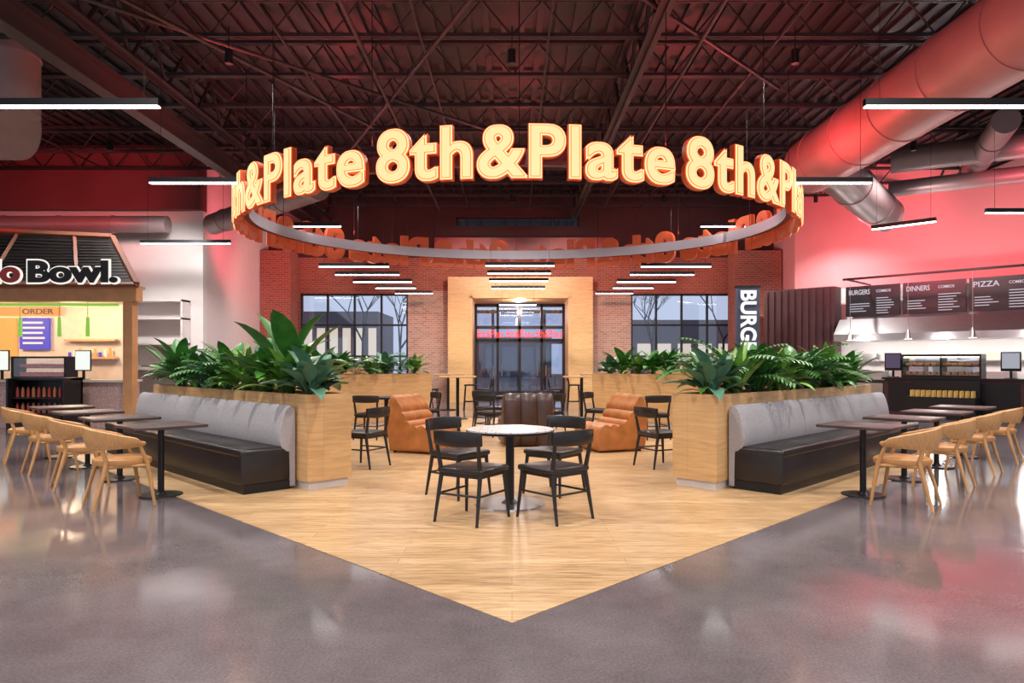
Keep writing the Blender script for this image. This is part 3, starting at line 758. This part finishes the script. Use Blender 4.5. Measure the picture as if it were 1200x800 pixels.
point('kiosk_interior_lamp',-10.5,16.5,2.6,110,(1,.72,.48),.25); point('kiosk_interior_lamp',-12.9,16.5,2.6,110,(1,.72,.48),.25)

# ---------------------------------------------------------------- right kitchen
bm=NB()
L0=-.6
bb(bm,L0,1.6,-.95,-.35,0,3.75,0)
x=L0
while x<1.55: bb(bm,x,x+.12,-1.0,-.95,.05,3.70,0); x+=.22
robj('corrugated_container',bm,[M['maroon']],0)
heads=('BURGERS','DINNERS','PIZZA','SWEETS')
Gm=emis('menu_glyph',(.62,.62,.70),.9); Sd=mat('screen_dark',(.010,.010,.014),.35)
for k,(a,b) in enumerate(((1.76,3.28),(3.36,4.94),(5.02,6.6),(6.68,8.2))):
    bm=NB(); bb(bm,a,b,-.42,-.34,2.82,3.74,0)
    for c in range(2):
        xx=a+.12+c*(b-a)*.5
        for j in range(7 if c else 6):
            if c==0 and j<2: continue
            bb(bm,xx,xx+random.uniform(.3,.58),-.426,-.42,3.34-j*.075,3.36-j*.075,1)
    bo=robj('menu_board',bm,[Sd,Gm],0)
    text_obj('heading',heads[k],.15,.60,[Gm],Matrix.Translation((a+.10,-.43,3.48))@STAND,.01,.002,bo)
    text_obj('subheading','COMBOS',.08,.4,[Gm],Matrix.Translation((a+.12+(b-a)*.5,-.43,3.52))@STAND,.01,.002,bo)
bm=NB()
vs=[]
for (y0,z0) in ((-1.25,2.05),(-1.25,2.25),(-.75,2.72),(-.02,2.72),(-.02,2.05)): vs.append((y0,z0))
A=[bm.verts.new((1.7,*p)) for p in vs]; Bq=[bm.verts.new((12,*p)) for p in vs]
for j in range(5): bm.faces.new((A[j],A[(j+1)%5],Bq[(j+1)%5],Bq[j]))
bm.faces.new(A); bm.faces.new(Bq)
robj('exhaust_hood',bm,[M['steel']],0)
bm=NB()
bb(bm,1.8,12,-.85,-.02,0,.9,0); bb(bm,1.8,12,-.85,-.02,.9,.94,1); bb(bm,2.0,12,-.35,-.02,1.45,1.48,1); 
for q in range(9):
    xx=2.1+q*1.05; bb(bm,xx,xx+.8,-.7,-.1,.94,.94+.22+.12*(q%3),1+(q%2)*2); box(bm,(xx+.3,-.2,1.58),(.4,.2,.2),2 if q%2 else 1)
    bb(bm,xx+.05,xx+.85,-.87,-.85,.15,.8,1)
obj('kitchen_line',bm,[M['blk'],M['steel'],M['cream'],M['ductg']],(RW[0],RW[1],0),RA,smooth=0)
bm=NB()
bb(bm,3.5,12,-2.55,-1.85,0,.96,0); bb(bm,3.45,12,-2.62,-1.8,.96,1.01,1)
x=3.6
while x<12: bb(bm,x,x+.9,-2.57,-2.55,.12,.88,1); x+=1.0
robj('service_counter',bm,[M['maroon'],M['blk']],0)
bm=NB()
bb(bm,3.9,5.7,-2.5,-1.95,1.01,1.08,0); bb(bm,3.9,5.7,-2.5,-1.95,1.56,1.62,0); 
for xx in (3.9,4.8,5.66): bb(bm,xx,xx+.04,-2.5,-1.95,1.08,1.56,0)
bb(bm,3.94,5.66,-2.45,-2.0,1.3,1.32,0); bb(bm,3.9,5.7,-2.50,-2.495,1.08,1.56,1); bb(bm,3.94,5.66,-2.42,-2.36,1.535,1.56,2)
for q in range(11):
    for z in (1.13,1.36): box(bm,(4.02+q*.155,-2.25,z),(.1,.25,.08),3,bev=.02)
robj('heated_display_case',bm,[M['blk'],M['glass'],emis('warm_strip',(1,.75,.45),9),mat('baked_goods',(.65,.25,.08),.6)],0)
for xx,cc in ((6.25,0),(7.6,1),(3.6,1)):
    bm=NB(); box(bm,(0,0,.42),(.42,.04,.48),0,bev=.01); box(bm,(0,-.022,.44),(.36,.004,.38),1); cyl(bm,(0,.02,0),(0,.02,.2),.03,mi=0); box(bm,(0,.02,.008),(.25,.2,.016),0)
    c=Matrix.Translation((RW[0],RW[1],0))@Matrix.Rotation(RA,4,'Z')@Vector((xx,-2.15,1.01))
    obj('pos_screen',bm,[M['blk'],emis('pos_glow',(.12,.09,.16) if cc else (.5,.52,.6),.7)],c,RA)
bm=NB(); bb(bm,-.75,.75,-.3,.3,0,.55,0); bb(bm,-.75,.75,.2,.3,.55,.95,0)
for r,yy in ((.55,-.12),(.55,.05)):
    for q in range(12): cyl(bm,(-.66+q*.12,yy,r),(-.66+q*.12,yy,r+.16),.035,.03,1,10)
c=Matrix.Translation((RW[0],RW[1],0))@Matrix.Rotation(RA,4,'Z')@Vector((5.0,-3.1,0))
obj('snack_merchandiser',bm,[M['blk'],mat('bottle_yellow',(.65,.42,.12),.3)],c,RA,smooth=30)
bm=NB()
for q in range(5):
    xx=2.4+q*1.5; cyl(bm,(xx,-1.9,2.05),(xx,-1.9,2.3),.11,.03,0,16); cyl(bm,(xx,-1.9,2.3),(xx,-1.9,3.75),.006,mi=0,seg=5); cyl(bm,(xx,-1.9,2.045),(xx,-1.9,2.06),.09,mi=1,seg=16)
bb(bm,2.2,8.8,-1.93,-1.87,3.78,3.84,2); bb(bm,2.3,2.36,-1.9,-.02,3.78,3.82,2); bb(bm,8.6,8.66,-1.9,-.02,3.78,3.82,2)
robj('heat_lamp_rail',bm,[M['steel'],emis('heat_glow',(1,.8,.55),6),M['blk']],30)
for s in (2.5,4.5,6.5,9):
    c=Matrix.Translation((RW[0],RW[1],0))@Matrix.Rotation(RA,4,'Z')@Vector((s,-1.5,2.0)); point('kitchen_lamp',c.x,c.y,c.z,95,(1,.95,.9),.15)
bm=NB(); bb(bm,-.36,.36,-.08,.08,1.0,3.75,0); bb(bm,-.38,.38,-.10,.10,0,1.0,1); bb(bm,-.39,.39,-.1,.1,3.75,3.8,1)
bl_=obj('vertical_sign',bm,[mat('sign_slate',(.05,.06,.09),.4),M['blk']],(7.35,21.6,0),smooth=0)
text_obj('sign_letters','BURGERS',.50,2.55,[emis('sign_white',(1,.98,1),1.0)],Matrix.Translation((-.25,-.10,3.65))@STAND@Matrix.Rotation(-math.pi/2,4,'Z'),.03,.012,bl_)

# ---------------------------------------------------------------- world & camera
w=bpy.data.worlds.new('world'); sc.world=w; w.use_nodes=True
bg=w.node_tree.nodes['Background']; bg.inputs[0].default_value=(.82,.85,1.0,1); bg.inputs[1].default_value=.9
cam=bpy.data.cameras.new('camera'); co=bpy.data.objects.new('camera',cam); COL.objects.link(co)
co.location=(0,0,1.4); co.rotation_euler=(math.pi/2,0,0); cam.sensor_width=36; cam.lens=24.33; cam.shift_y=.0208; cam.clip_end=300
sc.camera=co
